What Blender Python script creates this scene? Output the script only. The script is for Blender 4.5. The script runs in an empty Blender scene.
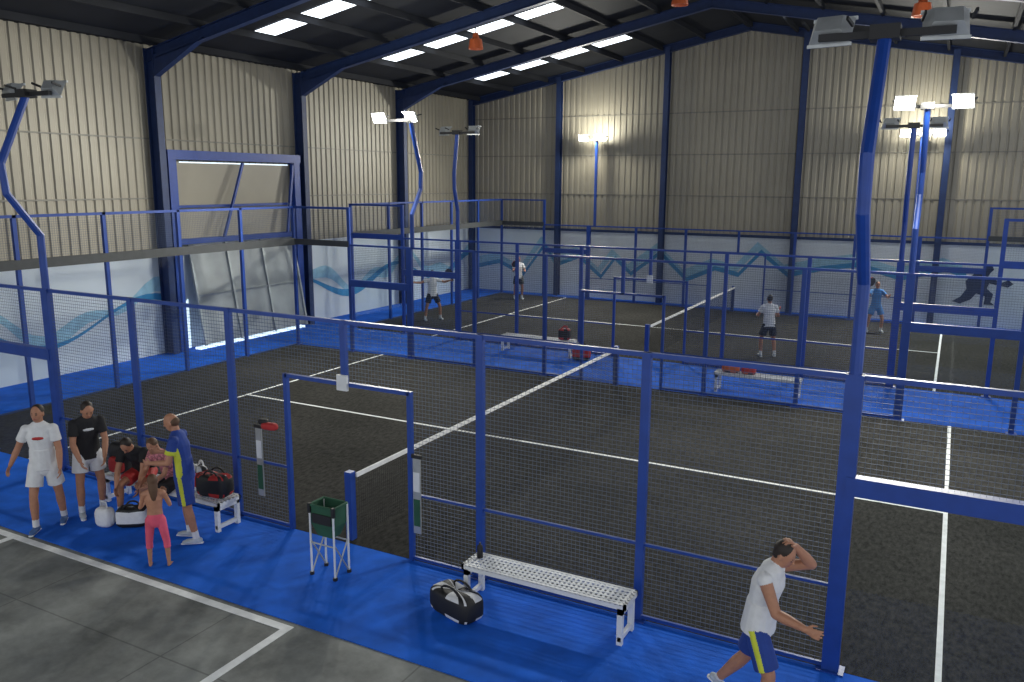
import bpy, math, random
import numpy as np
from mathutils import Vector, Matrix
random.seed(4)
V=Vector
scene=bpy.context.scene
try:
    scene.view_settings.view_transform='Standard'
except Exception: pass

# ---------------------------------------------------------------- materials
def mat(name,col,rough=.6,metal=0.,var=.12,scale=6.,bump=0.,spec=.5,detail=4):
    m=bpy.data.materials.new(name);m.use_nodes=True
    nt=m.node_tree;b=nt.nodes['Principled BSDF']
    tc=nt.nodes.new('ShaderNodeTexCoord')
    n=nt.nodes.new('ShaderNodeTexNoise');n.inputs['Scale'].default_value=scale;n.inputs['Detail'].default_value=detail
    nt.links.new(tc.outputs['Object'],n.inputs['Vector'])
    r=nt.nodes.new('ShaderNodeValToRGB')
    r.color_ramp.elements[0].position=.3;r.color_ramp.elements[1].position=.7
    r.color_ramp.elements[0].color=(*[c*(1-var) for c in col],1)
    r.color_ramp.elements[1].color=(*[min(1,c*(1+var)) for c in col],1)
    nt.links.new(n.outputs['Fac'],r.inputs['Fac']);nt.links.new(r.outputs['Color'],b.inputs['Base Color'])
    b.inputs['Roughness'].default_value=rough;b.inputs['Metallic'].default_value=metal
    b.inputs['Specular IOR Level'].default_value=spec
    if bump:
        bp=nt.nodes.new('ShaderNodeBump');bp.inputs['Strength'].default_value=bump;bp.inputs['Distance'].default_value=.02
        nt.links.new(n.outputs['Fac'],bp.inputs['Height']);nt.links.new(bp.outputs['Normal'],b.inputs['Normal'])
    return m
def emis(name,col,st):
    m=bpy.data.materials.new(name);m.use_nodes=True;b=m.node_tree.nodes['Principled BSDF']
    b.inputs['Base Color'].default_value=(*col,1)
    b.inputs['Emission Color'].default_value=(*col,1);b.inputs['Emission Strength'].default_value=st
    return m
def glassmat(name,tint=(.93,.96,.97),k=.35):
    m=bpy.data.materials.new(name);m.use_nodes=True;nt=m.node_tree;nt.nodes.clear()
    o=nt.nodes.new('ShaderNodeOutputMaterial');t=nt.nodes.new('ShaderNodeBsdfTransparent');g=nt.nodes.new('ShaderNodeBsdfGlossy')
    t.inputs[0].default_value=(*tint,1);g.inputs['Roughness'].default_value=.04
    f=nt.nodes.new('ShaderNodeLayerWeight');f.inputs[0].default_value=.5
    p=nt.nodes.new('ShaderNodeMath');p.operation='POWER';p.inputs[1].default_value=4
    q=nt.nodes.new('ShaderNodeMath');q.operation='MULTIPLY_ADD';q.inputs[1].default_value=k;q.inputs[2].default_value=.03
    mx=nt.nodes.new('ShaderNodeMixShader')
    nt.links.new(f.outputs['Facing'],p.inputs[0]);nt.links.new(p.outputs[0],q.inputs[0])
    nt.links.new(q.outputs[0],mx.inputs[0]);nt.links.new(t.outputs[0],mx.inputs[1]);nt.links.new(g.outputs[0],mx.inputs[2]);nt.links.new(mx.outputs[0],o.inputs[0])
    return m
def turfmat():
    m=bpy.data.materials.new('turf_dark');m.use_nodes=True;nt=m.node_tree;b=nt.nodes['Principled BSDF']
    tc=nt.nodes.new('ShaderNodeTexCoord')
    def noise(s,d,st=None):
        n=nt.nodes.new('ShaderNodeTexNoise');n.inputs['Scale'].default_value=s;n.inputs['Detail'].default_value=d
        if st:
            mp=nt.nodes.new('ShaderNodeMapping');mp.inputs['Scale'].default_value=st
            nt.links.new(tc.outputs['Object'],mp.inputs[0]);nt.links.new(mp.outputs[0],n.inputs['Vector'])
        else: nt.links.new(tc.outputs['Object'],n.inputs['Vector'])
        return n
    n1=noise(.5,5);n2=noise(16,8,(1,.45,1));n3=noise(90,2)
    n2.inputs['Roughness'].default_value=.75
    r1=nt.nodes.new('ShaderNodeValToRGB');r1.color_ramp.elements[0].position=.3;r1.color_ramp.elements[1].position=.75
    r1.color_ramp.elements[0].color=(.023,.023,.021,1);r1.color_ramp.elements[1].color=(.043,.042,.039,1)
    nt.links.new(n1.outputs[0],r1.inputs[0])
    r2=nt.nodes.new('ShaderNodeValToRGB');r2.color_ramp.elements[0].position=.36;r2.color_ramp.elements[1].position=.66
    r2.color_ramp.elements[0].color=(.42,.42,.42,1);r2.color_ramp.elements[1].color=(1.7,1.7,1.7,1)
    nt.links.new(n2.outputs[0],r2.inputs[0])
    mx=nt.nodes.new('ShaderNodeMix');mx.data_type='RGBA';mx.blend_type='MULTIPLY';mx.inputs[0].default_value=1
    nt.links.new(r1.outputs[0],mx.inputs[6]);nt.links.new(r2.outputs[0],mx.inputs[7]);nt.links.new(mx.outputs[2],b.inputs['Base Color'])
    b.inputs['Roughness'].default_value=.95;b.inputs['Specular IOR Level'].default_value=.12
    bp=nt.nodes.new('ShaderNodeBump');bp.inputs['Strength'].default_value=.6;bp.inputs['Distance'].default_value=.01
    nt.links.new(n3.outputs[0],bp.inputs['Height']);nt.links.new(bp.outputs[0],b.inputs['Normal'])
    return m
def concretemat():
    m=bpy.data.materials.new('concrete_floor');m.use_nodes=True;nt=m.node_tree;b=nt.nodes['Principled BSDF']
    tc=nt.nodes.new('ShaderNodeTexCoord')
    n=nt.nodes.new('ShaderNodeTexNoise');n.inputs['Scale'].default_value=.7;n.inputs['Detail'].default_value=10;n.inputs['Roughness'].default_value=.7
    nt.links.new(tc.outputs['Object'],n.inputs[0])
    r=nt.nodes.new('ShaderNodeValToRGB');r.color_ramp.elements[0].position=.34;r.color_ramp.elements[1].position=.62
    r.color_ramp.elements[0].color=(.10,.106,.102,1);r.color_ramp.elements[1].color=(.27,.285,.275,1)
    nt.links.new(n.outputs[0],r.inputs[0])
    br=nt.nodes.new('ShaderNodeTexBrick');br.offset=0;br.inputs['Scale'].default_value=1;br.inputs['Brick Width'].default_value=2.4;br.inputs['Row Height'].default_value=1.5
    br.inputs['Mortar Size'].default_value=.01;br.inputs['Color1'].default_value=(1,1,1,1);br.inputs['Color2'].default_value=(.93,.93,.93,1);br.inputs['Mortar'].default_value=(.6,.6,.6,1)
    nt.links.new(tc.outputs['Object'],br.inputs[0])
    mx=nt.nodes.new('ShaderNodeMix');mx.data_type='RGBA';mx.blend_type='MULTIPLY';mx.inputs[0].default_value=1
    nt.links.new(r.outputs[0],mx.inputs[6]);nt.links.new(br.outputs[0],mx.inputs[7]);nt.links.new(mx.outputs[2],b.inputs['Base Color'])
    b.inputs['Roughness'].default_value=.75
    return m
M={}
M['blue']=mat('blue_painted_steel',(.012,.055,.30),.45,.0,.1)
M['navy']=mat('navy_painted_steel',(.014,.034,.115),.55,.0,.15)
M['band']=mat('grey_rail_band',(.05,.055,.06),.6)
M['wire']=mat('galvanised_wire',(.065,.095,.17),.6,.0)
M['dark']=mat('black_rubber',(.012,.012,.014),.6)
M['carpet']=mat('blue_carpet',(.010,.115,.60),.9,0,.22,2.5,.2,.2,8)
M['turf']=turfmat();M['conc']=concretemat()
M['line']=mat('white_line_paint',(.75,.77,.78),.7,0,.1,8)
M['panel']=mat('corrugated_cladding',(.34,.31,.245),.5,.05,.08,.6)
M['seam']=mat('cladding_seam',(.22,.21,.18),.6)
M['whitewall']=mat('white_painted_wall',(.66,.71,.76),.7,0,.05,1)
M['wave1']=mat('mural_blue',(.04,.26,.52),.7);M['wave2']=mat('mural_pale_blue',(.33,.56,.70),.7);M['wave3']=mat('mural_navy',(.02,.035,.09),.7)
M['roof']=mat('roof_sheet',(.020,.022,.028),.8,.0,.2,1,0,.2)
M['sky']=emis('translucent_roof_panel',(.85,.93,1),2.6)
M['leak']=emis('daylight_leak_glow',(.75,.90,1),1.3)  # emissive stand-in for daylight leaking through the door gaps, not a panel
M['glass']=glassmat('clear_tempered_glass')
M['glass2']=glassmat('lamp_cover_glass',(.75,.8,.82))
M['lamp']=emis('lit_floodlight',(1,1,.93),80)
M['white']=mat('white_powder_coat',(.72,.74,.76),.4,0,.05)
M['alu']=mat('grey_aluminium',(.42,.44,.45),.4,.5)
M['orange']=mat('orange_lampshade',(.55,.11,.03),.5)
M['grey']=mat('grey_door_sheet',(.36,.38,.39),.4,.2,.15,1.5)
M['green']=mat('green_fabric',(.02,.09,.05),.8)
M['red']=mat('red_fabric',(.42,.025,.025),.7)
M['pink']=mat('pink_fabric',(.72,.10,.17),.8)
M['plaid']=mat('pink_print_fabric',(.45,.16,.19),.8,0,.8,26)
M['tape']=mat('white_net_tape',(.78,.78,.78),.7)
M['netm']=mat('black_netting',(.015,.015,.017),.8)
M['skin']=mat('skin_tan',(.42,.20,.12),.55,0,.08,20)
M['hair']=mat('dark_hair',(.02,.013,.01),.6);M['brownhair']=mat('brown_hair',(.10,.05,.025),.6)
M['wshirt']=mat('white_cotton',(.70,.71,.73),.85,0,.06,14,.3)
M['bshirt']=mat('black_cotton',(.015,.015,.018),.85)
M['blshirt']=mat('royal_blue_jersey',(.015,.05,.27),.8)
M['lbshirt']=mat('sky_blue_jersey',(.05,.20,.52),.8)
M['yellow']=mat('yellow_jersey',(.55,.60,.05),.8)
M['shoe']=mat('light_shoe',(.45,.5,.55),.6);M['bluesh']=mat('blue_trainer',(.05,.12,.3),.6)
M['eye']=mat('eye_dark',(.05,.03,.025),.3);M['lip']=mat('lips',(.33,.1,.08),.5)
M['brow']=mat('eyebrow',(.12,.06,.04),.7)
M['bottle']=glassmat('bottle_plastic',(.6,.8,.85))

# ---------------------------------------------------------------- mesh builder
class MB:
    def __init__(s): s.v=[];s.f=[];s.m=[];s.names=[]
    def mi(s,m):
        if m not in s.names: s.names.append(m)
        return s.names.index(m)
    def add(s,vs,fs,m):
        o=len(s.v);s.v+= [tuple(v) for v in vs];k=s.mi(m)
        for f in fs: s.f.append([i+o for i in f]);s.m.append(k)
    def box(s,a,b,m):
        x0,y0,z0=[min(a[i],b[i]) for i in range(3)];x1,y1,z1=[max(a[i],b[i]) for i in range(3)]
        s.add([(x0,y0,z0),(x1,y0,z0),(x1,y1,z0),(x0,y1,z0),(x0,y0,z1),(x1,y0,z1),(x1,y1,z1),(x0,y1,z1)],
              [(0,3,2,1),(4,5,6,7),(0,1,5,4),(1,2,6,5),(2,3,7,6),(3,0,4,7)],m)
    def beam(s,a,b,w,h,m,up=(0,0,1),caps=True):
        a=V(a);b=V(b);d=(b-a).normalized();up=V(up)
        if abs(d.dot(up))>.98: up=V((0,1,0))
        x=d.cross(up).normalized()*w/2;y=x.cross(d).normalized()*h/2
        vs=[a-x-y,a+x-y,a+x+y,a-x+y,b-x-y,b+x-y,b+x+y,b-x+y]
        fs=[(0,1,5,4),(1,2,6,5),(2,3,7,6),(3,0,4,7)]
        if caps: fs+=[(0,3,2,1),(4,5,6,7)]
        s.add(vs,fs,m)
    def tube(s,pts,r,m,n=8,closed=False):
        pts=[V(p) for p in pts];N=len(pts);vs=[];ref=None
        for i,p in enumerate(pts):
            if closed: d=(pts[(i+1)%N]-pts[i-1]).normalized()
            else: d=(pts[min(i+1,N-1)]-pts[max(i-1,0)]).normalized()
            if ref is None:
                ref=d.orthogonal().normalized()
            ref=(ref-d*ref.dot(d)).normalized();y=d.cross(ref)
            rr=r[i] if isinstance(r,(list,tuple)) else r
            for k in range(n):
                t=2*math.pi*k/n;vs.append(p+ref*rr*math.cos(t)+y*rr*math.sin(t))
        fs=[]
        for i in range(N if closed else N-1):
            j=(i+1)%N
            for k in range(n): fs.append((i*n+k,i*n+(k+1)%n,j*n+(k+1)%n,j*n+k))
        if not closed: fs+=[tuple(range(n-1,-1,-1)),tuple((N-1)*n+k for k in range(n))]
        s.add(vs,fs,m)
    def lathe(s,c,prof,m,n=16):
        c=V(c);vs=[]
        for r,z in prof:
            for k in range(n):
                t=2*math.pi*k/n;vs.append(c+V((r*math.cos(t),r*math.sin(t),z)))
        fs=[]
        for i in range(len(prof)-1):
            for k in range(n): fs.append((i*n+k,i*n+(k+1)%n,(i+1)*n+(k+1)%n,(i+1)*n+k))
        s.add(vs,fs,m)
    def superell(s,c,rad,R,m,e=.5,nu=24,nv=14,mfun=None):
        def sp(x,p): return math.copysign(abs(x)**p,x)
        c=V(c);vs=[]
        for j in range(nv+1):
            ph=-math.pi/2+math.pi*j/nv
            for i in range(nu):
                th=2*math.pi*i/nu
                q=V((rad[0]*sp(math.cos(ph),e)*sp(math.cos(th),e),rad[1]*sp(math.cos(ph),e)*sp(math.sin(th),e),rad[2]*sp(math.sin(ph),e)))
                if q.z>0: q.z*=(1-.12*math.cos(q.x/rad[0]*5)*.5)
                vs.append(c+R@q)
        o=len(s.v);s.v+=[tuple(v) for v in vs]
        for j in range(nv):
            for i in range(nu):
                f=[j*nu+i,j*nu+(i+1)%nu,(j+1)*nu+(i+1)%nu,(j+1)*nu+i]
                mm=m if mfun is None else mfun(i/nu,j/nv)
                s.f.append([k+o for k in f]);s.m.append(s.mi(mm))
    def obj(s,name,parent=None,smooth=False,loc=None):
        me=bpy.data.meshes.new(name);me.from_pydata(s.v,[],s.f);me.update()
        for n in s.names: me.materials.append(M[n])
        me.polygons.foreach_set('material_index',s.m)
        if smooth: me.polygons.foreach_set('use_smooth',[True]*len(me.polygons))
        o=bpy.data.objects.new(name,me);bpy.context.collection.objects.link(o)
        if parent: o.parent=parent
        return o
def empty(name,loc=(0,0,0)):
    e=bpy.data.objects.new(name,None);e.empty_display_size=.2;e.location=loc;bpy.context.collection.objects.link(e);return e
def rotz(a): return Matrix.Rotation(a,3,'Z')

# ---------------------------------------------------------------- room shell
XL,XR,YB,YN=-12.3,11.3,23.7,-9.5
EAVE,RID,XRID=8.15,10.4,-.5
def roofz(x): return EAVE+(RID-EAVE)*(1-abs(x-XRID)/(XRID-XL))
b=MB();b.box((XL-.3,YN,-.2),(XR+.3,YB+.3,-.012),'conc');b.obj('floor')
def slab(x0,x1,y0,y1,z,m,b): b.box((x0,y0,-.012),(x1,y1,z),m)
b=MB()
slab(XL,XR,-1.87,0,0,'carpet',b);slab(XL,-10,0,YB,0,'carpet',b);slab(10,XR,0,YB,0,'carpet',b)
slab(-10,10,10,13,0,'carpet',b);slab(-10,10,23,YB,0,'carpet',b)
b.obj('blue_carpet')
b=MB()
b.box((-4.15,-2.04,-.012),(.8,-1.94,-.006),'line');b.box((.7,-7,-.012),(.8,-2.04,-.006),'line');b.box((-4.15,-7,-.012),(-4.05,-2.04,-.006),'line')
b.box((-9,-2.04,-.012),(-4.15,-1.94,-.006),'line')
b.obj('floor_marking')
def corr(fn,n0,n1,z0,ztop,m,name,per=.25,dep=.035):
    b=MB();prof=[(0,0),(.13,0),(.16,dep),(.22,dep)]
    pts=[];t=n0
    while t<n1:
        for a,d in prof: pts.append((min(t+a,n1),d))
        t+=per
    pts.append((n1,0));vs=[];fs=[]
    for t,d in pts:
        vs.append(fn(t,d,z0));vs.append(fn(t,d,ztop(t)))
    for i in range(len(pts)-1): fs.append((2*i,2*i+2,2*i+3,2*i+1))
    b.add(vs,fs,m);return b
ZM=2.75
b=corr(lambda t,d,z:(XL-d,t,z),YN,YB,ZM,lambda t:EAVE+.1,'panel','w')
b.box((XL-.25,YN,0),(XL,YB,ZM),'whitewall')
b.box((XL-.05,YN,5.75),(XL+.015,YB,5.79),'seam');b.box((XL-.05,YN,4.2),(XL+.015,YB,4.24),'seam')
def ribbon(b,pts,fn,m):
    vs=[];fs=[]
    for s_,z0,z1 in pts: vs+= [fn(s_,z0),fn(s_,z1)]
    for i in range(len(pts)-1): fs.append((2*i,2*i+2,2*i+3,2*i+1))
    b.add(vs,fs,m)
fnL=lambda s,z:(XL+.006,s,z);fnL2=lambda s,z:(XL+.010,s,z)
for lo,hi in ((-4,7.6),(12.6,23.6)):
    w=[];w2=[];n=40
    for i in range(n+1):
        s_=lo+(hi-lo)*i/n;z=1.45+.4*math.sin(s_*1.1)+.2*math.sin(s_*2.7+1);w.append((s_,z-.2-.12*math.sin(s_*1.9),z+.1))
        z=1.15+.45*math.sin(s_*1.1+.5);w2.append((s_,z-.05,z+.12+.10*math.sin(s_*.9)))
    ribbon(b,w,fnL,'wave2');ribbon(b,w2,fnL2,'wave1')
b.obj('wall_left')
b=corr(lambda t,d,z:(t,YB+d,z),XL,XR,ZM,lambda t:roofz(t)+.1,'panel','w')
b.box((XL,YB,0),(XR,YB+.25,ZM),'whitewall')
b.box((XL,YB-.015,5.75),(XR,YB+.05,5.79),'seam');b.box((XL,YB-.015,4.2),(XR,YB+.05,4.24),'seam');b.box((XL,YB-.015,7.3),(XR,YB+.05,7.34),'seam')
b.box((XL,YB-.03,ZM-.04),(XR,YB+.05,ZM+.06),'navy')
fnB=lambda s,z:(s,YB-.006,z);fnB2=lambda s,z:(s,YB-.010,z)
zz=[(-12.3,1.2),(-11,1.5),(-9.8,1.0),(-8.8,2.3),(-8.2,1.5),(-7.2,1.9),(-6.2,1.1),(-5.6,1.9),(-4.9,1.3),(-3.7,2.2),(-2.6,1.2),(-1.5,1.7),(-.6,1.5),(.2,2.4),(1.2,1.6),(2.4,1.9),(3.6,2.1),(5,1.7),(6.4,2.1),(7,1.9)]
ribbon(b,[(x,z-.2,z+.16) for x,z in zz],fnB,'wave2')
ribbon(b,[(x+.15,z-.30,z-.12) for x,z in zz],fnB2,'wave1')
sil=[(7.35,.95),(7.6,1.15),(7.75,1.45),(7.7,1.75),(7.95,2.05),(8.15,2.2),(8.25,2.35),(8.42,2.38),(8.5,2.22),(8.4,2.08),(8.35,1.95),(8.55,1.85),(8.75,1.75),(8.95,1.85),(9.1,1.72),(8.95,1.58),(8.72,1.62),(8.4,1.7),(8.35,1.5),(8.55,1.3),(8.5,1.0),(8.62,.9),(8.3,.9),(8.32,1.2),(8.05,1.3),(7.9,1.05),(7.6,.88)]
b.add([(x-.55,YB-.014,z*.9-.05) for x,z in sil],[tuple(range(len(sil)))],'wave3')
b.obj('wall_back')
b=MB()
for xa,xb in ((XL-.3,XRID),(XRID,XR+.3)):
    b.add([(xa,YN,roofz(xa)),(xb,YN,roofz(xb)),(xb,YB+.2,roofz(xb)),(xa,YB+.2,roofz(xa)),(xa,YN,roofz(xa)+.1),(xb,YN,roofz(xb)+.1),(xb,YB+.2,roofz(xb)+.1),(xa,YB+.2,roofz(xa)+.1)],[(0,1,2,3),(7,6,5,4),(0,4,5,1),(3,2,6,7)],'roof')
PP=[XRID-9.65+1.6*j for j in range(-1,7)]
for xp in PP+[2*XRID-q for q in PP]:
    b.box((xp-.04,YN,roofz(xp)-.17),(xp+.04,YB,roofz(xp)),'roof')
b.obj('ceiling')
n=1
for y,sides in ((3.6,(1,)),(9.3,(-1,1)),(14.8,(-1,1)),(20.6,(-1,1))):
    for side in sides:
        b=MB()
        for j in range(4 if side<0 else 5):
            x0=PP[1]+1.6*j+.1;x1=x0+1.4
            if side>0: x0,x1=2*XRID-x1,2*XRID-x0
            b.add([(x0,y-.38,roofz(x0)-.02),(x1,y-.38,roofz(x1)-.02),(x1,y+.38,roofz(x1)-.02),(x0,y+.38,roofz(x0)-.02)],[(0,1,2,3)],'sky')
        b.obj('skylight_%d'%n);n+=1
def ibeam(b,a,c,w,h,m,up):
    a=V(a);c=V(c);d=(c-a).normalized();u=V(up);x=d.cross(u).normalized();u=x.cross(d)
    b.beam(a,c,w*.12,h,m,up);b.beam(a+u*h/2,c+u*h/2,w,h*.07,m,up);b.beam(a-u*h/2,c-u*h/2,w,h*.07,m,up)
for i,y in enumerate((-3.7,1.8,7.3,12.8,18.3)):
    b=MB()
    ibeam(b,(XL+.2,y,0),(XL+.2,y,EAVE-.1),.2,.34,'navy',(1,0,0))
    ibeam(b,(XR-.2,y,0),(XR-.2,y,EAVE-.1),.2,.34,'navy',(1,0,0))
    dz=-.25
    ibeam(b,(XL+.05,y,roofz(XL)+dz-.05),(XRID,y,RID+dz-.05),.18,.28,'navy',(0,0,1))
    ibeam(b,(XR-.05,y,roofz(XR)+dz-.05),(XRID,y,RID+dz-.05),.18,.28,'navy',(0,0,1))
    for sx,xe in ((1,XL),(-1,XR)):
        xa=xe+sx*.3;xb=xe+sx*2.2
        b.add([(xa,y-.09,EAVE-.85),(xb,y-.09,roofz(xb)-.4),(xb,y+.09,roofz(xb)-.4),(xa,y+.09,EAVE-.85),(xa,y-.09,EAVE-.3),(xa,y+.09,EAVE-.3)],[(0,1,2,3),(0,4,1),(3,2,5)],'navy')
    b.obj('portal_frame')
b=MB()
for x in (XL+.15,-8.0,-3.5,1.5,6.2,10.9):
    ibeam(b,(x,YB-.14,0),(x,YB-.14,roofz(x)-.1),.2,.22,'navy',(0,1,0))
ibeam(b,(XL,YB-.14,EAVE-.15),(XRID,YB-.14,RID-.15),.2,.26,'navy',(0,0,1));ibeam(b,(XR,YB-.14,roofz(XR)-.15),(XRID,YB-.14,RID-.15),.2,.26,'navy',(0,0,1))
b.obj('gable_frame')
b=MB()
for y in (7.65,12.45): b.box((XL+.02,y-.13,0),(XL+.3,y+.13,5.45),'blue')
b.box((XL+.02,7.5,5.25),(XL+.32,12.6,5.5),'blue');b.box((XL+.02,7.7,2.95),(XL+.25,12.4,3.1),'blue')
b.box((XL+.02,7.7,3.95),(XL+.2,12.4,4.02),'blue')
b.add([(XL+.05,7.8,3.1),(XL+.05,12.3,3.1),(XL+.12,12.3,5.2),(XL+.12,7.8,5.2)],[(0,1,2,3)],'panel')
b.add([(XL+.55,8.15,.12),(XL+.55,12.3,.12),(XL+.08,12.3,2.95),(XL+.08,8.15,2.95)],[(0,1,2,3)],'grey')
for y in (8.15,9.5,10.9,12.3): b.beam((XL+.58,y,.1),(XL+.11,y,2.95),.06,.06,'alu')
b.beam((XL+.33,8.15,1.5),(XL+.33,12.3,1.5),.05,.05,'alu')
b.beam((XL+.3,9.3,3.1),(XL+.25,10.2,5.2),.07,.07,'blue');b.beam((XL+.3,11.9,3.1),(XL+.25,12.3,5.2),.07,.07,'blue')
b.add([(XL+.02,7.85,.0),(XL+.02,8.1,.0),(XL+.02,8.1,1.4),(XL+.02,7.85,1.2)],[(0,1,2,3)],'leak')  # glowing faces put in where daylight leaks around the door
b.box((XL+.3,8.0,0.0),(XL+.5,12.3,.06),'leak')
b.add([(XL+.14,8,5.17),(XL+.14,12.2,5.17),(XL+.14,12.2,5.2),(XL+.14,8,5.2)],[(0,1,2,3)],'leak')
b.obj('door_1')
for x,y,z in ((-5.6,12.8,8.5),(.2,12.8,9.15),(5.6,12.8,8.45)):
    b=MB();b.lathe((x,y,z),[(.02,.28),(.07,.27),(.10,.12),(.17,.10),(.21,-.16),(.19,-.16),(.09,.08)],'orange',16)
    b.tube([(x,y,z+.27),(x,y,roofz(x)-.5)],.015,'dark',6);b.obj('pendant_lamp',smooth=False)

# ---------------------------------------------------------------- courts
def wires(b,p0,p1,z0,z1,sp=.05,th=.0034,m='wire'):
    p0=V((p0[0],p0[1],0));p1=V((p1[0],p1[1],0));L=(p1-p0).length;n=int(round(L/sp))
    for i in range(1,n):
        p=p0.lerp(p1,i/n);b.beam((p.x,p.y,z0),(p.x,p.y,z1),th*.7,th*.7,m,(0,1,0) if abs(p1.x-p0.x)>.1 else (1,0,0),False)
    n=int(round((z1-z0)/sp))
    for i in range(1,n):
        z=z0+(z1-z0)*i/n;b.beam((p0.x,p0.y,z),(p1.x,p1.y,z),th*1.2,th*1.2,m,(0,0,1),False)
def court(x0,y0,far=False):
    sp=.05;th=.0028 if far else .0035
    P=empty('padel_court')
    T=MB();T.box((x0-10,y0,-.012),(x0+10,y0+10,.003),'turf')
    for lx in (-6.95,6.95): T.box((x0+lx-.03,y0,.0),(x0+lx+.03,y0+10,.006),'line')
    T.box((x0-6.95,y0+4.97,0),(x0+6.95,y0+5.03,.0055),'line');T.obj('turf',P)
    F=MB();W=MB();G=MB()
    def pane(a,c,z0,z1): G.add([(a[0],a[1],z0),(c[0],c[1],z0),(c[0],c[1],z1),(a[0],a[1],z1)],[(0,1,2,3)],'glass')
    for y in (y0,y0+10):
        for x in range(-10,11,2):
            ax=abs(x);h=4 if ax>=8 else 3
            if x==0:
                F.box((x0-.04,y-.03,2.15),(x0+.04,y+.03,3),'blue');continue
            w=.08 if ax==6 else .045
            F.box((x0+x-w,y-(.05 if ax==6 else .035),0),(x0+x+w,y+(.05 if ax==6 else .035),h),'blue')
            F.box((x0+x-w-.05,y-.09,0),(x0+x+w+.05,y+.09,.015),'blue')
        for s in (-1,1):
            F.box((x0+s*.97,y-.03,0),(x0+s*1.03,y+.03,2.2),'blue')
            F.box((x0+s*8,y-.04,3.94),(x0+s*10,y+.04,4),'blue')
            F.box((x0+s*8,y-.04,2.92),(x0+s*10,y+.04,3.08),'band' if y>y0 else 'blue')
            F.box((x0+s*6,y-.06,1.84),(x0+s*8,y+.06,2.02),'blue')
            F.box((x0+s*1.03,y-.015,.87),(x0+s*6,y+.015,.90),'blue')
            F.box((x0+s*1.03,y-.015,.02),(x0+s*6,y+.015,.06),'blue')
            for (a,c),z0,z1 in [((1.03,6),0.05,3),((6,8),2.02,3),((8,10),3.06,3.94)]: wires(W,(x0+s*a,y),(x0+s*c,y),z0,z1,sp,th)
            pane((x0+s*6.1,y),(x0+s*7.95,y),.02,1.86);pane((x0+s*8.05,y),(x0+s*9.95,y),.02,2.93)
        F.box((x0-8,y-.025,2.95),(x0+8,y+.025,3.0),'blue')
        F.box((x0-1.0,y-.03,2.15),(x0+1.0,y+.03,2.2),'blue')
        wires(W,(x0-1.03,y),(x0+1.03,y),2.2,2.95,sp,th)
        yy=y+(.12 if y==y0 else -.12)
        F.box((x0-.12,yy-.05,0),(x0-.02,yy+.05,.95),'blue')
    for s in (-1,1):
        x=x0+s*10
        for y in range(0,11,2):
            F.box((x-.04,y0+y-.04,0),(x+.04,y0+y+.04,4),'blue')
            if y<10: pane((x,y0+y+.05),(x,y0+y+1.95),.02,2.93)
        F.box((x-.04,y0,3.94),(x+.04,y0+10,4),'blue');F.box((x-.05,y0,2.9),(x+.05,y0+10,3.1),'band')
        F.box((x-.02,y0,.0),(x+.02,y0+10,.03),'navy')
        wires(W,(x,y0),(x,y0+10),3.1,3.94,sp,th)
    F.box((x0-.08,y0-.07,2.1),(x0+.08,y0-.03,2.3),'white')
    F.obj('steel_frame',P);W.obj('wire_mesh',P);G.obj('glass_wall',P)
    N=MB();wires(N,(x0,y0+.17),(x0,y0+9.83),.03,.88,.045,.004,'netm')
    N.box((x0-.012,y0+.17,.87),(x0+.012,y0+9.83,.93),'tape')
    N.obj('net',P)
court(0,0);court(-.35,13,True)

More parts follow.
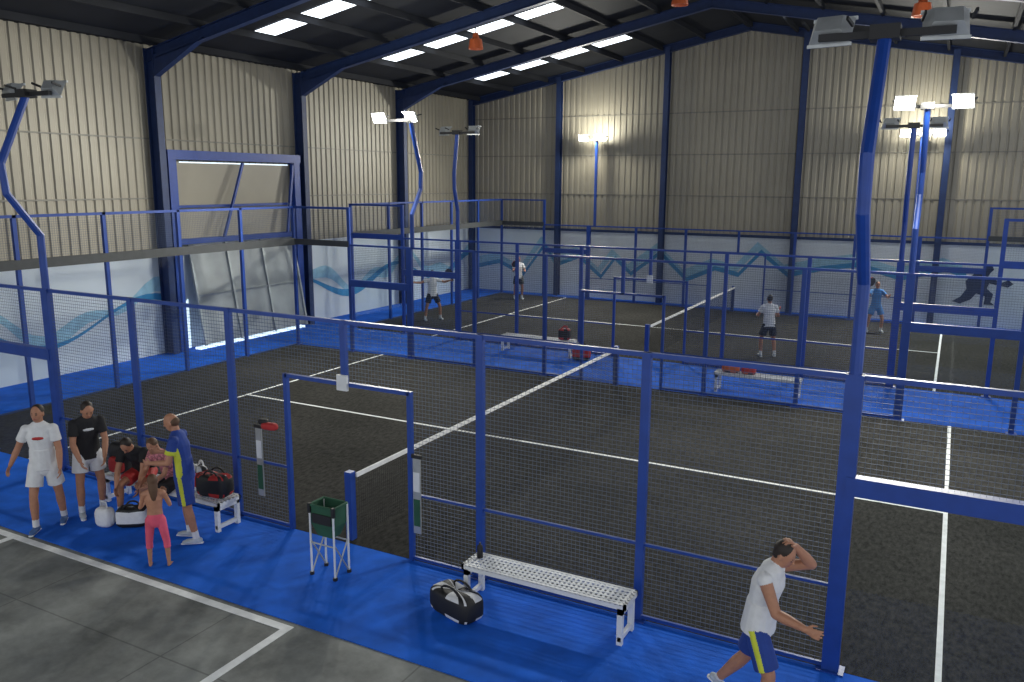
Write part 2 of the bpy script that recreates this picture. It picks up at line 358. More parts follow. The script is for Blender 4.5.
# ---------------------------------------------------------------- floodlight poles
def pole(x,y,out,lit,energy=0,dx=0,bend=1.,zt=5.98,straight=False,sp=.5,spill=0):
    """out: +1/-1 direction in y that points away from the court"""
    E=empty('floodlight_pole')
    b=MB()
    tx=x+dx
    if straight: pts=[(x,y,3.0),(x,y,4.5),(x,y,zt)]
    else: pts=[(x,y,3.0),(x,y,3.85),(x,y+out*.42*bend,4.5),(x,y+out*.45*bend,4.95),(x,y,zt)]
    b.tube(pts,.058,'blue',10)
    b.beam((tx-sp-.08,y,zt),(tx+sp+.08,y,zt),.06,.06,'dark');b.beam((x,y,zt),(tx,y,zt),.07,.07,'dark')
    b.box((x-.12,y-.1,zt-.05),(x+.12,y+.1,zt+.07),'dark')
    b.obj('mast',E)
    for s in (-1,1):
        h=MB();c=V((tx+s*sp,y-out*.08,zt+.10))
        d=V((s*-.15,-out*.85,-.5)).normalized();rx=d.cross(V((0,0,1))).normalized();up=rx.cross(d)
        def q(a,bb,cc): return c+rx*a+up*bb+d*cc
        vs=[q(-.18,-.13,.06),q(.18,-.13,.06),q(.18,.13,.06),q(-.18,.13,.06),q(-.11,-.07,-.06),q(.11,-.07,-.06),q(.11,.07,-.06),q(-.11,.07,-.06)]
        h.add(vs,[(0,1,5,4),(1,2,6,5),(2,3,7,6),(3,0,4,7),(4,5,6,7)],'alu')
        h.beam(q(-.19,0,.0),q(-.19,-.05,-.16),.02,.03,'dark');h.beam(q(.19,0,.0),q(.19,-.05,-.16),.02,.03,'dark')
        h.beam(q(-.19,.135,.07),q(.19,.135,.07),.03,.03,'alu');h.beam(q(-.19,-.135,.07),q(.19,-.135,.07),.03,.03,'alu')
        h.add([q(-.17,-.12,.065),q(.17,-.12,.065),q(.17,.12,.065),q(-.17,.12,.065)],[(0,1,2,3)],'lamp' if lit else 'glass2')
        h.obj('lamp_head',E)
        if energy:
            L=bpy.data.lights.new('floodlight','SPOT');L.energy=energy;L.spot_size=math.radians(150);L.spot_blend=.6;L.shadow_soft_size=.15;L.color=(1,.98,.88)
            o=bpy.data.objects.new('lamp_light',L);bpy.context.collection.objects.link(o);o.parent=E
            o.location=c+d*.12;o.rotation_euler=d.to_track_quat('-Z','Y').to_euler()
    if spill:
        L=bpy.data.lights.new('floodlight_spill','POINT');L.energy=spill;L.shadow_soft_size=.1;L.color=(1,.98,.85)
        o=bpy.data.objects.new('spill_light',L);bpy.context.collection.objects.link(o);o.parent=E;o.location=(tx,y-out*.3,zt+.15)
pole(-6,0,-1,False,bend=1.1);pole(6,0,-1,False,zt=5.98,bend=1.5,sp=.46)
pole(-5.9,10,1,True,1100,-.4,1,6.25,spill=150);pole(6,10,1,True,1100,.1,1,6.17,spill=150)
pole(-6.35,13,-1,False,0,0,.4,6.1);pole(5.65,13,-1,False,0,0,.4,6.0)
pole(-6.1,23,1,True,1300,-.15,1,6.35,True,sp=.38,spill=200);pole(5.45,23,1,True,1300,0,1,6.3,True,spill=200)

# ---------------------------------------------------------------- benches
def bench(x0,x1,y,w=.4,h=.46):
    b=MB();y0=y-w/2;y1=y+w/2
    b.box((x0,y0,h-.06),(x1,y0+.03,h),'white');b.box((x0,y1-.03,h-.06),(x1,y1,h),'white')
    b.box((x0,y0,h-.06),(x0+.03,y1,h),'white');b.box((x1-.03,y0,h-.06),(x1,y1,h),'white')
    n=int((x1-x0)/.055)
    for i in range(1,n): 
        x=x0+(x1-x0)*i/n;b.box((x-.013,y0,h-.012),(x+.013,y1,h-.003),'white')
    for k in range(1,6):
        yy=y0+(y1-y0)*k/6;b.box((x0,yy-.011,h-.01),(x1,yy+.011,h),'white')
    for xx in (x0+.03,x1-.09):
        for yy in (y0,y1-.05): b.box((xx,yy,0),(xx+.06,yy+.05,h-.05),'white')
        b.box((xx+.01,y0,.04),(xx+.05,y1,.09),'white');b.box((xx,y0,h-.12),(xx+.06,y1,h-.05),'white')
    b.obj('bench')
bench(2.1,4.07,-.42,.38);bench(-4.15,-1.75,-.4,.4,.42);bench(-4.4,-2.2,12.3);bench(2.1,4.0,10.65)

# ---------------------------------------------------------------- bags and kit
def bag(x,y,z,a,rad,c1,c2,c3,name='sports_bag'):
    R=rotz(a);b=MB()
    def mf(u,v):
        if .42<v<.58: return c3
        return c2 if (u*8%1)<.3 else c1
    b.superell((x,y,z+rad[2]+.003),rad,R,c1,.45,28,14,mf)
    c=V((x,y,z))
    for s in (-1,1):
        pts=[c+R@V((rad[0]*.45*math.cos(t),s*rad[1]*.55,rad[2]*1.85+rad[2]*.55*math.sin(t))) for t in [math.pi*k/8 for k in range(9)]]
        b.tube(pts,.013,c1,6)
    b.tube([c+R@V((t*rad[0],0,rad[2]*1.97)) for t in (-.8,-.4,0,.4,.8)],.008,'alu',6)
    b.obj(name,smooth=True)
bag(2.2,-.88,0,-.3,(.33,.17,.15),'dark','wshirt','dark')
bag(-2.02,-.40,.42,.15,(.25,.14,.16),'dark','red','dark')
bag(-2.42,-.34,.42,-.2,(.13,.12,.17),'wshirt','dark','red')
bag(-3.0,-.05-.95,0,.6,(.2,.12,.14),'dark','dark','wshirt')
bag(2.45,10.62,.46,.1,(.2,.13,.1),'dark','orange','orange');bag(2.85,10.62,.46,.1,(.16,.12,.09),'orange','dark','red')
bag(-2.5,12.3,.46,.2,(.17,.13,.16),'red','dark','dark');bag(-1.9,12.1,0,.3,(.25,.15,.2),'dark','dark','red')
def backpack(x,y,z,a,c):
    b=MB();R=rotz(a);b.superell((x,y,z+.245),(.17,.11,.24),R,c,.55);b.superell(V((x,y,z+.17))+R@V((0,-.11,0)),(.12,.06,.12),R,'red',.55)
    for s in (-1,1): b.tube([V((x,y,z))+R@V(p) for p in ((s*.09,.09,.44),(s*.1,.17,.36),(s*.1,.16,.2),(s*.11,.09,.06))],.014,'dark',6)
    b.obj('backpack',smooth=True)
backpack(-3.93,-.42,.42,.3,'dark')
b=MB();b.superell((-3.3,-1.2,.143),(.13,.09,.14),rotz(.2),'wshirt',.6);b.tube([(-3.37,-1.2,.27),(-3.35,-1.2,.36),(-3.25,-1.2,.36),(-3.23,-1.2,.27)],.008,'wshirt',6);b.obj('white_tote_bag',smooth=True)
b=MB();b.lathe((2.2,-.36,.463),[(.001,0),(.035,0),(.036,.1),(.03,.14),(.012,.16),(.012,.18),(.001,.18)],'dark',12);b.obj('water_bottle',smooth=True)
b=MB();b.lathe((-1.4,11.9,.002),[(.001,0),(.045,0),(.046,.16),(.03,.22),(.012,.25),(.012,.28),(.001,.28)],'bottle',12);b.obj('water_bottle',smooth=True)
def ballcart(x,y):
    b=MB();w=.18;d=.13;H=.9
    for s in (-1,1):
        b.tube([(x+s*w,y-d,0),(x+s*w,y-d,H)],.013,'white',8)
        b.tube([(x+s*w,y+d,0),(x+s*w,y+d,H)],.013,'white',8)
        b.tube([(x+s*w,y-d,.02),(x+s*w,y+d,.45)],.01,'alu',8);b.tube([(x+s*w,y+d,.02),(x+s*w,y-d,.45)],.01,'alu',8)
        for q in (-d,d): b.lathe((x+s*w,y+q,0),[(.001,0),(.028,0),(.028,.035),(.001,.035)],'dark',10)
    for yy in (y-d,y+d): b.tube([(x-w,yy,.42),(x+w,yy,.42)],.01,'alu',8);b.tube([(x-w,yy,H),(x+w,yy,H)],.016,'green',8)
    for s in (-1,1): b.tube([(x+s*w,y-d,H),(x+s*w,y+d,H)],.016,'green',8)
    t=[(x-w,y-d,H),(x+w,y-d,H),(x+w,y+d,H),(x-w,y+d,H)];m_=[(x-w*.95,y-d*.9,.66),(x+w*.95,y-d*.9,.66),(x+w*.95,y+d*.9,.66),(x-w*.95,y+d*.9,.66)]
    l=[(x-w*.6,y-d*.6,.5),(x+w*.6,y-d*.6,.5),(x+w*.6,y+d*.6,.5),(x-w*.6,y+d*.6,.5)]
    b.add(t+m_+l,[(0,1,5,4),(1,2,6,5),(2,3,7,6),(3,0,4,7),(4,5,9,8),(5,6,10,9),(6,7,11,10),(7,4,8,11),(8,9,10,11)],'green')
    b.box((x-w*.8,y-d*.95-.014,.68),(x+w*.8,y-d*.95,.80),'dark')
    b.box((x-w-.02,y-d-.02,H-.1),(x-w+.02,y-d+.02,H+.02),'dark');b.box((x+w-.02,y-d-.02,H-.1),(x+w+.02,y-d+.02,H+.02),'dark')
    b.obj('ball_cart')
ballcart(.33,-.78)
for x in (-1.5,1.12):
    b=MB();b.box((x-.055,-.055,.4),(x+.055,-.04,1.4),'alu');b.box((x-.045,-.062,.5),(x+.045,-.056,.85),'green');b.box((x-.045,-.062,.95),(x+.045,-.056,1.2),'white');b.box((x-.07,-.065,1.38),(x+.07,-.03,1.43),'dark');b.obj('hanging_sign')
b=MB();b.superell((-1.25,-.09,1.45),(.13,.05,.05),rotz(.1),'red',.6);b.superell((-1.36,-.09,1.5),(.07,.045,.04),rotz(.1),'dark',.6);b.obj('hanging_cap',smooth=True)

# ---------------------------------------------------------------- people
class Body:
    def __init__(s): s.p=[]
    def seg(s,tag,a,b,ra,rb,W=None,flat=False,bias=0.):
        a=V(a);b=V(b)
        ra=(ra,ra) if not isinstance(ra,tuple) else ra;rb=(rb,rb) if not isinstance(rb,tuple) else rb
        A=(b-a);L=A.length
        A=A/L if L>1e-6 else V((0,0,1))
        if W is None: W=A.orthogonal()
        W=V(W);W=(W-A*W.dot(A)).normalized();D=A.cross(W)
        s.p.append(dict(t=tag,a=a,b=b,ra=ra,rb=rb,A=A,W=W,D=D,L=L,flat=flat,k='s',bias=bias))
    def ell(s,tag,c,R3,rad,bias=0.):
        s.p.append(dict(t=tag,c=V(c),R=R3,rad=rad,k='e',bias=bias))
    def mesh(s):
        vs=[];fs=[]
        for p in s.p:
            o=len(vs)
            if p['k']=='e':
                nu,nv=16,10
                for j in range(nv+1):
                    ph=-math.pi/2*.999+math.pi*.999*j/nv
                    for i in range(nu):
                        th=2*math.pi*i/nu
                        q=(p['rad'][0]*math.cos(ph)*math.cos(th),p['rad'][1]*math.cos(ph)*math.sin(th),p['rad'][2]*math.sin(ph))
                        vs.append(p['c']+p['R'][0]*q[0]+p['R'][1]*q[1]+p['R'][2]*q[2])
                R=nv+1
            else:
                nu=16;rings=[]
                (wa,da),(wb,db)=p['ra'],p['rb']
                if p['flat']: rings=[(p['a'],wa,da),(p['b'],wb,db)]
                else:
                    for t in (88,60,30,0): c_=math.cos(math.radians(t));s_=math.sin(math.radians(t));rings.append((p['a']-p['A']*s_*(wa+da)/2,wa*c_,da*c_))
                    for t in (0,30,60,88): c_=math.cos(math.radians(t));s_=math.sin(math.radians(t));rings.append((p['b']+p['A']*s_*(wb+db)/2,wb*c_,db*c_))
                for c,w_,d_ in rings:
                    for i in range(nu):
                        th=2*math.pi*i/nu;vs.append(c+p['W']*w_*math.cos(th)+p['D']*d_*math.sin(th))
                R=len(rings)
            for j in range(R-1):
                for i in range(nu): fs.append((o+j*nu+i,o+j*nu+(i+1)%nu,o+(j+1)*nu+(i+1)%nu,o+(j+1)*nu+i))
            fs.append(tuple(o+i for i in range(nu-1,-1,-1)));fs.append(tuple(o+(R-1)*nu+i for i in range(nu)))
        return vs,fs
    def classify(s,P):
        out=[]
        for p in s.p:
            if p['k']=='e':
                d=P-np.array(p['c']);q=np.stack([d@np.array(p['R'][i])/p['rad'][i] for i in range(3)],1)
                val=(np.linalg.norm(q,axis=1)-1)*min(p['rad'])
            else:
                a=np.array(p['a']);A=np.array(p['A']);d=P-a;h=d@A
                t=np.clip(h/max(p['L'],1e-6),0,1);c=a+t[:,None]*p['L']*A;e=P-c
                rw=p['ra'][0]+t*(p['rb'][0]-p['ra'][0]);rd=p['ra'][1]+t*(p['rb'][1]-p['ra'][1]);m=(rw+rd)/2
                dw=e@np.array(p['W']);dd=e@np.array(p['D']);da=e@A
                if p['flat']: val=np.maximum((np.sqrt((dw/rw)**2+(dd/rd)**2)-1)*np.minimum(rw,rd),np.abs(da))
                else: val=(np.sqrt((dw/rw)**2+(dd/rd)**2+(da/m)**2)-1)*np.minimum(rw,rd)
            out.append(val-p['bias'])
        return np.argmin(np.array(out),0)
def human(name,loc,az,pose,c,H=1.78,vox=.008,hat=None):
    s=H/1.78;B=Body()
    Fw=V((math.cos(az),math.sin(az),0));Rt=V((math.sin(az),-math.cos(az),0));Z=V((0,0,1))
    def Lc(v): return Rt*v[0]+Fw*v[1]+Z*v[2]
    def D(k,d): return Lc(pose.get(k,d)).normalized()
    sh=c.get('shirt','skin');st=c.get('shorts','wshirt');so=c.get('shoe','shoe');hr=c.get('hair','hair');side=c.get('side',None);sock=c.get('sock','wshirt');sl=c.get('sleeve',sh)
    sshort=c.get('sshort',side)
    slim=c.get('slim',1.)
    P=V((0,0,0));l1=D('lean1',(0,0,1));l2=D('lean2',pose.get('lean1',(0,0,1)))
    wai=P+l1*.2*s;che=wai+l2*.17*s;upp=wai+l2*.27*s;nk=wai+l2*.33*s
    sr=D('shr',(1,0,0))
    g=lambda *a: tuple(x*s*slim for x in a)
    Wd=Rt
    hips={k:P+Rt*sg*.09*s-Z*.03*s for k,sg in (('R',1),('L',-1))}
    B.seg(sh,P+l1*.03*s,wai,g(.160,.112),g(.145,.105),Wd)
    B.seg(sh,wai,che,g(.145,.105),g(.172,.122),sr)
    B.seg(sh,che,upp,g(.170,.12),g(.145,.095),sr)
    B.seg(sh,upp-sr*.13*s,upp+sr*.13*s,.062*s,.062*s)
    if sh!='skin':
        B.seg(sh,P-l1*.08*s,wai,g(.178,.13),g(.155,.115),Wd,True)
    B.seg(st,P-Z*.06*s,P+l1*.05*s,g(.155,.115),g(.16,.118),Wd)
    if 'logo' in c: B.ell(c['logo'],che+Fw*.118*s*slim,(sr,Fw,l2),(.07*s,.012,.018*s),.004)
    hu=Lc(pose.get('hup',(0,0,1))).normalized();hf=Lc(pose.get('hface',(0,1,0)));hf=(hf-hu*hf.dot(hu)).normalized();hr_=hf.cross(hu)
    hc=nk+hu*.155*s+hf*.015*s
    B.seg('skin',nk-l2*.03*s,hc-hu*.05*s-hf*.02*s,.058*s,.052*s)
    for k in (1,-1): B.seg(sh,nk+hu*0+sr*k*.02*s,upp+sr*k*.12*s+l2*.01*s,.048*s,.055*s)
    hs=s*(1.12 if H<1.4 else 1.)
    R=(hr_,hf,hu)
    E=lambda tag,o,rad,bias=0.: B.ell(tag,hc+(hr_*o[0]+hf*o[1]+hu*o[2])*hs,R,tuple(x*hs for x in rad),bias)
    E('skin',(0,-.005,.02),(.073,.092,.098));E('skin',(0,.018,-.05),(.054,.066,.062));E('skin',(0,.012,-.01),(.066,.078,.08))
    E('skin',(0,.098,-.018),(.012,.018,.014));E('skin',(0,.09,.002),(.009,.012,.025))
    for k in (1,-1):
        E('skin',(k*.075,-.008,-.008),(.010,.02,.03),.002);E('eye',(k*.029,.080,.006),(.008,.010,.005),.002);E('brow',(k*.03,.083,.026),(.014,.008,.003),.001)
    E('lip',(0,.08,-.055),(.022,.012,.006),.002)
    if hr!='skin':
        if c.get('long'):
            E(hr,(0,-.020,.035),(.082,.092,.096),.002);E(hr,(0,-.045,-.005),(.074,.06,.08),.002)
            B.seg(hr,hc-hf*.05*hs+hu*.02,hc-hf*.085*hs-hu*.13*hs,(.075*hs,.05*hs),(.07*hs,.04*hs),hr_);B.seg(hr,hc-hf*.085*hs-hu*.13*hs,hc-hf*.10*hs-hu*.26*hs,(.07*hs,.04*hs),(.035*hs,.02*hs),hr_)
        else:
            E(hr,(0,-.024,.042),(.079,.088,.084),.002);E(hr,(0,-.045,.0),(.070,.055,.065),.001)
    else: E('brownhair',(0,-.040,.004),(.072,.070,.070),.0)
    for k,sg in (('R',1),('L',-1)):
        S=upp+sr*sg*.165*s
        u=D(k+'U',(sg*.15,0,-1));f=D(k+'F',(sg*.08,.2,-1))
        el=S+u*.285*s
        if k+'head' in pose:
            o=pose[k+'head'];tgt=hc+(hr_*o[0]+hf*o[1]+hu*o[2])*hs
            dv=tgt-S;dist=min(dv.length,.60*s);dn_=dv.normalized();a1=.285*s;a2=.335*s
            ca=(a1*a1+dist*dist-a2*a2)/(2*a1*dist);ca=max(-1,min(1,ca));pole_=(u-dn_*u.dot(dn_)).normalized()
            el=S+dn_*a1*ca+pole_*a1*math.sqrt(1-ca*ca);f=(tgt-el).normalized();u=(el-S).normalized()
        wr=el+f*.25*s
        B.seg('skin',S,el,g(.052,.052),g(.040,.040));B.seg('skin',el,el+f*.09*s,g(.041,.041),g(.042,.042));B.seg('skin',el+f*.09*s,wr,g(.042,.042),g(.027,.025))
        if sh!='skin':
            if not c.get('tank'): B.seg(sl,S-u*.01*s,S+u*.17*s,.064*s,.068*s,None,True)
            B.ell(sh,S,(Rt,Fw,Z),(.067*s,)*3)
            if side and not c.get('tank'): B.seg(side,S+u*.12*s,S+u*.175*s,.0685*s,.070*s,None,True)
        if k+'head' in pose: n=(hc-wr).normalized()
        else: n=D(k+'N',(-sg,.2,0))
        n=(n-f*n.dot(f)).normalized();sd=f.cross(n)
        ts=1 if sd.dot(Lc(pose.get(k+'T',(0,1,.3))))>0 else -1
        sd=sd*ts
        B.seg('skin',wr,wr+f*.075*s,(.026*s,.016*s),(.038*s,.014*s),sd)
        cu=pose.get(k+'C',.35)
        for i,(off,ln) in enumerate(((.031,.070),(.011,.08),(-.010,.075),(-.030,.058))):
            b0=wr+f*.078*s+sd*off*s
            fan=sd*off*4
            d1=(f*math.cos(cu)+n*math.sin(cu)+fan*.9).normalized();d2=(f*math.cos(cu*2.2)+n*math.sin(cu*2.2)+fan*.7).normalized()
            b1=b0+d1*ln*.5*s;b2=b1+d2*ln*.5*s
            B.seg('skin',b0,b1,.0088*s,.0085*s);B.seg('skin',b1,b2,.0085*s,.0072*s)
        t0=wr+f*.025*s+sd*.024*s;t1=t0+(f*.7+sd*.8+n*.3).normalized()*.04*s;t2=t1+(f*.95+sd*.25+n*.3).normalized()*.032*s
        B.seg('skin',t0,t1,.012*s,.0105*s);B.seg('skin',t1,t2,.010*s,.008*s)
        pose['_'+k]=(wr+f*.09*s,f,n,sd)
    for k,sg in (('R',1),('L',-1)):
        h=hips[k];t=D(k+'T_',(sg*.06,.0,-1));sn=D(k+'S_',(0,-.03,-1))
        kn=h+t*.43*s;an=kn+sn*.40*s
        B.seg('skin',h,kn,g(.082,.082),g(.054,.054));B.seg('skin',kn,kn+sn*.13*s-0*Fw,g(.052,.052),g(.056,.058));B.seg('skin',kn+sn*.13*s,an,g(.056,.057),g(.036,.036))
        ln=c.get('slen',.68)
        if c.get('tight'):
            B.seg(st,h,kn,.088*s,.062*s);B.seg(st,kn,kn+sn*.12*s,.06*s,.060*s,None,True)
        else:
            B.seg(st,h,h+t*.43*ln*s,.10*s,.108*s,None,True);B.ell(st,h,(Rt,Fw,Z),(.097*s,.1*s,.09*s))
            if sshort:
                o=(Rt*sg*.066)*s;B.seg(sshort,h+o,h+o+t*.43*ln*.99*s,(.045*s,.036*s),(.05*s,.036*s),Rt,True,.001)
        fd=D(k+'FD',(sg*.12,1,0))
        dn=fd.cross(Rt);dn=dn if dn.z<0 else -dn;dn.normalize()
        if so=='barefoot':
            B.seg('skin',an,an+dn*.035*s,.034*s,.03*s);B.seg('skin',an+dn*.045*s-fd*.025*s,an+dn*.052*s+fd*.10*s,(.027*s,.024*s),(.038*s,.018*s),Z.cross(fd))
            for j in range(5): 
                w_=Z.cross(fd).normalized()*(j-2)*.0155*s;B.seg('skin',an+dn*.056*s+fd*.11*s+w_,an+dn*.06*s+fd*(.14-.004*abs(j-1.5))*s+w_,.0085*s,.007*s)
        else:
            if sock: B.seg(sock,an-sn*.10*s,an+sn*.01*s,.044*s,.042*s,None,True)
            W2=Z.cross(fd)
            B.seg(so,an+dn*.03*s,an+dn*.04*s,.045*s,.045*s);B.seg(so,an+dn*.042*s-fd*.045*s,an+dn*.048*s+fd*.11*s,(.038*s,.034*s),(.046*s,.028*s),W2)
            B.seg(so,an+dn*.05*s+fd*.11*s,an+dn*.055*s+fd*.15*s,(.044*s,.026*s),(.034*s,.02*s),W2)
            B.seg('white',an+dn*.078*s-fd*.07*s,an+dn*.078*s+fd*.175*s,(.04*s,.008*s),(.036*s,.008*s),W2)
    if side and sh!='skin':
        for k in (1,-1): B.seg(side,P-l1*.07*s+Rt*k*.145*s,che+sr*k*.13*s,(.045*s,.045*s),(.045*s,.05*s),Fw,True,.002)
    vs,fs=B.mesh()
    me=bpy.data.meshes.new(name);me.from_pydata([tuple(v) for v in vs],[],fs);me.update()
    o=bpy.data.objects.new(name,me);bpy.context.collection.objects.link(o)
    r=o.modifiers.new('r','REMESH');r.mode='VOXEL';r.voxel_size=vox;r.use_smooth_shade=True
    sm=o.modifiers.new('s','SMOOTH');sm.factor=.5;sm.iterations=2
    dg=bpy.context.evaluated_depsgraph_get();dg.update();ev=o.evaluated_get(dg);m2=bpy.data.meshes.new_from_object(ev)
    o.modifiers.clear();o.data=m2
    nv=len(m2.vertices);co=np.empty(nv*3);m2.vertices.foreach_get('co',co);co=co.reshape(-1,3)
    nf=len(m2.polygons);fc=np.empty(nf*3);m2.polygons.foreach_get('center',fc);fc=fc.reshape(-1,3)
    idx=B.classify(fc);tags=[p['t'] for p in B.p];uniq=sorted(set(tags));m2.materials.clear()
    for t in uniq: m2.materials.append(M[t])
    mp=np.array([uniq.index(t) for t in tags]);m2.polygons.foreach_set('material_index',mp[idx].astype(np.int32))
    m2.polygons.foreach_set('use_smooth',[True]*nf)
    zmin=co[:,2].min();gz=loc[2] if len(loc)>2 else 0
    off=V((loc[0],loc[1],gz-zmin));m2.transform(Matrix.Translation(off));m2.update()
    for k in 'RL':
        a=pose['_'+k];pose['_'+k]=(a[0]+off,a[1],a[2],a[3])
    return o
def racket(hand,d,col='dark',col2='red'):
    c,f,n,sd=hand;d=V(d).normalized();w=d.orthogonal().normalized();t=d.cross(w);c=V(c)+n*.02
    b=MB();b.tube([c-d*.07,c+d*.08],.014,'dark',8)
    hc=c+d*.27;N=20
    for off in (.019,-.019): 
        b.add([hc+t*off]+[hc+t*off+d*.14*math.cos(2*math.pi*i/N)+w*.125*math.sin(2*math.pi*i/N) for i in range(N)],[(0,1+i,1+(i+1)%N) for i in range(N)],col)
    b.add([hc+t*o_+d*.14*math.cos(2*math.pi*i/N)+w*.125*math.sin(2*math.pi*i/N) for o_ in (.019,-.019) for i in range(N)],[(i,(i+1)%N,N+(i+1)%N,N+i) for i in range(N)],col2)
    b.tube([c+d*.07,hc-d*.1+w*.07],.009,col2,6);b.tube([c+d*.07,hc-d*.1-w*.07],.009,col2,6)
    b.obj('padel_racket')

human('man_in_white_shirt',(-3.95,-1.58),-.85,dict(RT_=(.1,.25,-1),RS_=(0,.05,-1),LT_=(-.1,-.18,-1),LS_=(0,-.3,-1),RU=(.5,-.15,-1),RF=(.45,.2,-1),LU=(-.2,.1,-1),LF=(-.05,.3,-1),hface=(.15,1,-.2),lean1=(0,.05,1)),
   dict(shirt='wshirt',shorts='wshirt',shoe='bluesh',hair='hair',logo='red'),1.80,.007)
p2=dict(lean1=(0,.16,1),lean2=(0,.4,1),hup=(0,.5,1),hface=(-.1,1,-.6),RU=(.15,.2,-1),RF=(-.2,.6,-.9),LU=(-.15,.15,-1),LF=(.25,.6,-.9),RT_=(.12,.15,-1),RS_=(0,-.1,-1),LT_=(-.14,-.05,-1),LS_=(0,-.1,-1))
human('man_in_black_shirt',(-3.85,-1.0),-.4,p2,dict(shirt='bshirt',shorts='wshirt',shoe='shoe',hair='hair',logo='wshirt',slen=.6),1.80,.007)
human('seated_man_in_dark_shirt',(-3.42,-.42),-1.15,dict(lean1=(0,.55,1),lean2=(0,.95,1),hup=(0,.9,.8),hface=(0,.9,-1),RT_=(.2,1,-.2),RS_=(0,.1,-1),LT_=(-.2,1,-.2),LS_=(0,.05,-1),RU=(.1,.5,-1),RF=(-.1,.5,-1),LU=(-.1,.5,-1),LF=(.1,.5,-1)),
   dict(shirt='bshirt',shorts='red',shoe='shoe',hair='hair'),1.72)
human('seated_woman_in_pink_shirt',(-2.85,-.42),-1.5,dict(lean1=(0,.35,1),lean2=(0,.55,1),hup=(0,.7,1),hface=(-.3,1,-.8),RT_=(.1,1,-.2),RS_=(0,.1,-1),LT_=(-.1,1,-.2),LS_=(0,.05,-1),RU=(.1,.5,-1),RF=(-.3,.8,-.4),LU=(-.1,.5,-1),LF=(.3,.8,-.4)),
   dict(shirt='plaid',shorts='bshirt',shoe='shoe',hair='brownhair',slim=.9),1.64)
human('man_in_blue_jersey',(-1.95,-.95),-2.6,dict(lean1=(0,.04,1),lean2=(0,.16,1),hup=(0,.3,1),hface=(.1,1,-.5),RT_=(.08,.12,-1),RS_=(0,-.08,-1),LT_=(-.1,-.15,-1),LS_=(0,-.2,-1),RU=(.2,.15,-1),RF=(-.1,1,.1),LU=(-.15,.25,-1),LF=(.3,1,-.1)),
   dict(shirt='blshirt',shorts='blshirt',shoe='shoe',hair='skin',side='yellow',slen=.85),1.80,.007)
human('girl_in_pink_leggings',(-1.66,-1.66),2.3,dict(RT_=(.16,.05,-1),RS_=(.05,-.12,-1),LT_=(-.12,.12,-1),LS_=(-.02,-.05,-1),RU=(.3,.3,-1),RF=(-.3,1,.25),LU=(-.3,.2,-1),LF=(.3,1,.3),hface=(-.2,1,.1)),
   dict(shorts='pink',shoe='barefoot',hair='brownhair',long=1,tight=1,slim=.88),1.22,.006)
p7=dict(lean1=(0,.10,1),lean2=(0,.22,1),hup=(0,.5,1),hface=(0,1,-.45),RT_=(.06,.38,-1),RS_=(0,-.05,-1),LT_=(-.05,-.32,-1),LS_=(0,-.75,-1),LFD=(0,.8,-.45),
   RU=(.2,.5,-.95),RF=(.1,1,-.15),LU=(-.35,1,-.1),Lhead=(-.02,-.03,.135),LC=.6,RN=(-1,0,-.3))
human('man_walking_hand_on_head',(5.48,-1.08),-.15,p7,dict(shirt='wshirt',shorts='blshirt',shoe='shoe',hair='hair',sshort='yellow',tank=1,slen=.85,slim=1.12),1.80,.007)
pa=dict(RU=(1,.1,-.25),RF=(.9,.4,.1),LU=(-1,.2,-.3),LF=(-.6,.8,.3),RT_=(.35,.1,-1),RS_=(.1,-.15,-1),LT_=(-.4,.1,-1),LS_=(-.1,-.15,-1))
human('player_in_white_shirt',(-9.0,15.6),-.6,pa,dict(shirt='wshirt',shorts='bshirt'),1.78,.011);racket(pa['_L'],(-.3,-.3,.8))
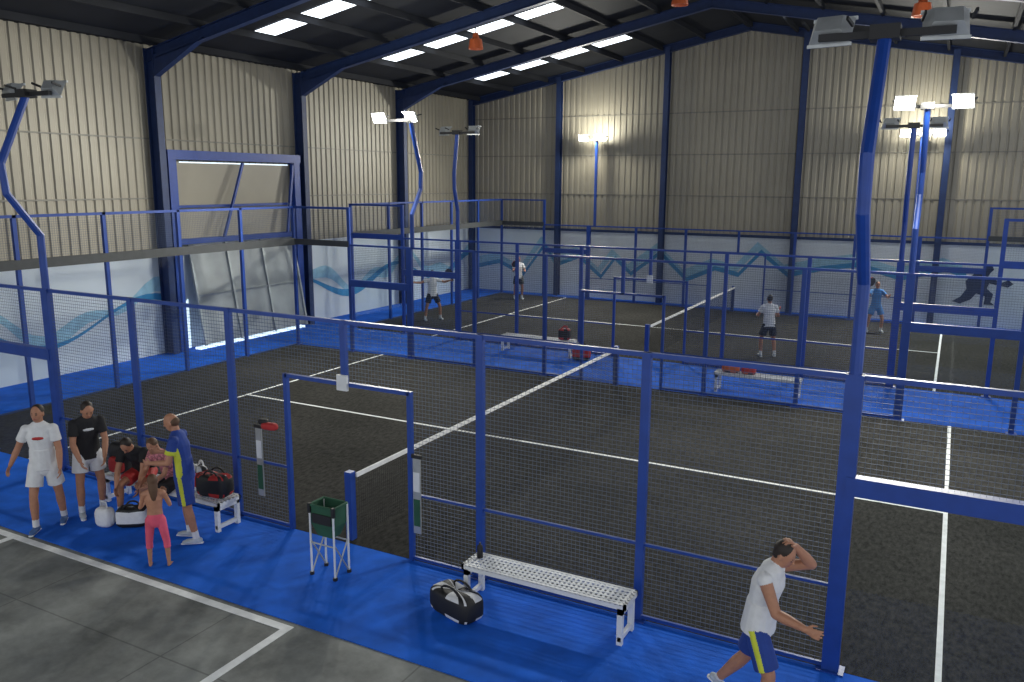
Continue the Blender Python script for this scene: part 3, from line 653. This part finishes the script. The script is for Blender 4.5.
pb=dict(RU=(.3,.5,-.9),RF=(0,1,.2),LU=(-.3,.4,-.9),LF=(.2,1,.1),RT_=(.15,.2,-1),RS_=(0,-.25,-1),LT_=(-.15,.1,-1),LS_=(0,-.2,-1))
human('player_in_white_shirt',(-8.85,21.7),-.9,pb,dict(shirt='wshirt',shorts='bshirt'),1.78,.011);racket(pb['_R'],(.1,-.3,.9))
pc=dict(RU=(.4,.3,-.9),RF=(.1,1,-.2),LU=(-.4,.3,-.9),LF=(.1,1,-.1),RT_=(.2,.25,-1),RS_=(.05,-.3,-1),LT_=(-.2,.2,-1),LS_=(-.05,-.3,-1),lean1=(0,.15,1))
human('player_in_white_shirt',(2.4,15.1),2.0,pc,dict(shirt='wshirt',shorts='bshirt'),1.78,.011);racket(pc['_R'],(.0,.8,.5))
pd=dict(RU=(.5,.5,-.5),RF=(.3,.6,.8),LU=(-.5,.5,-.6),LF=(.1,.9,.4),RT_=(.3,.2,-1),RS_=(.05,-.3,-1),LT_=(-.3,.2,-1),LS_=(-.05,-.3,-1))
human('player_in_blue_shirt',(4.65,20.8),-1.2,pd,dict(shirt='lbshirt',shorts='lbshirt'),1.72,.011);racket(pd['_R'],(.3,.2,.9))

# ---------------------------------------------------------------- world, camera
w=bpy.data.worlds.new('world');scene.world=w;w.use_nodes=True
bg=w.node_tree.nodes['Background'];bg.inputs[0].default_value=(.92,.96,1,1);bg.inputs[1].default_value=1.0
cx,cy,cz,yaw,pit,rol,f=[6.686,-8.0436,4.7249,-0.4887,-0.1909,0.0064,826.0566]
fw=V((math.sin(yaw)*math.cos(pit),math.cos(yaw)*math.cos(pit),math.sin(pit)))
r=fw.cross(V((0,0,1))).normalized();u=r.cross(fw)
R=r*math.cos(rol)+u*math.sin(rol);U=-r*math.sin(rol)+u*math.cos(rol)
cd=bpy.data.cameras.new('camera');cd.lens=f/1024*36;cd.sensor_width=36;cd.clip_end=200
co=bpy.data.objects.new('camera',cd);bpy.context.collection.objects.link(co)
m=Matrix.Identity(4)
for i in range(3): m[i][0]=R[i];m[i][1]=U[i];m[i][2]=-fw[i]
m[0][3],m[1][3],m[2][3]=cx,cy,cz
co.matrix_world=m;scene.camera=co
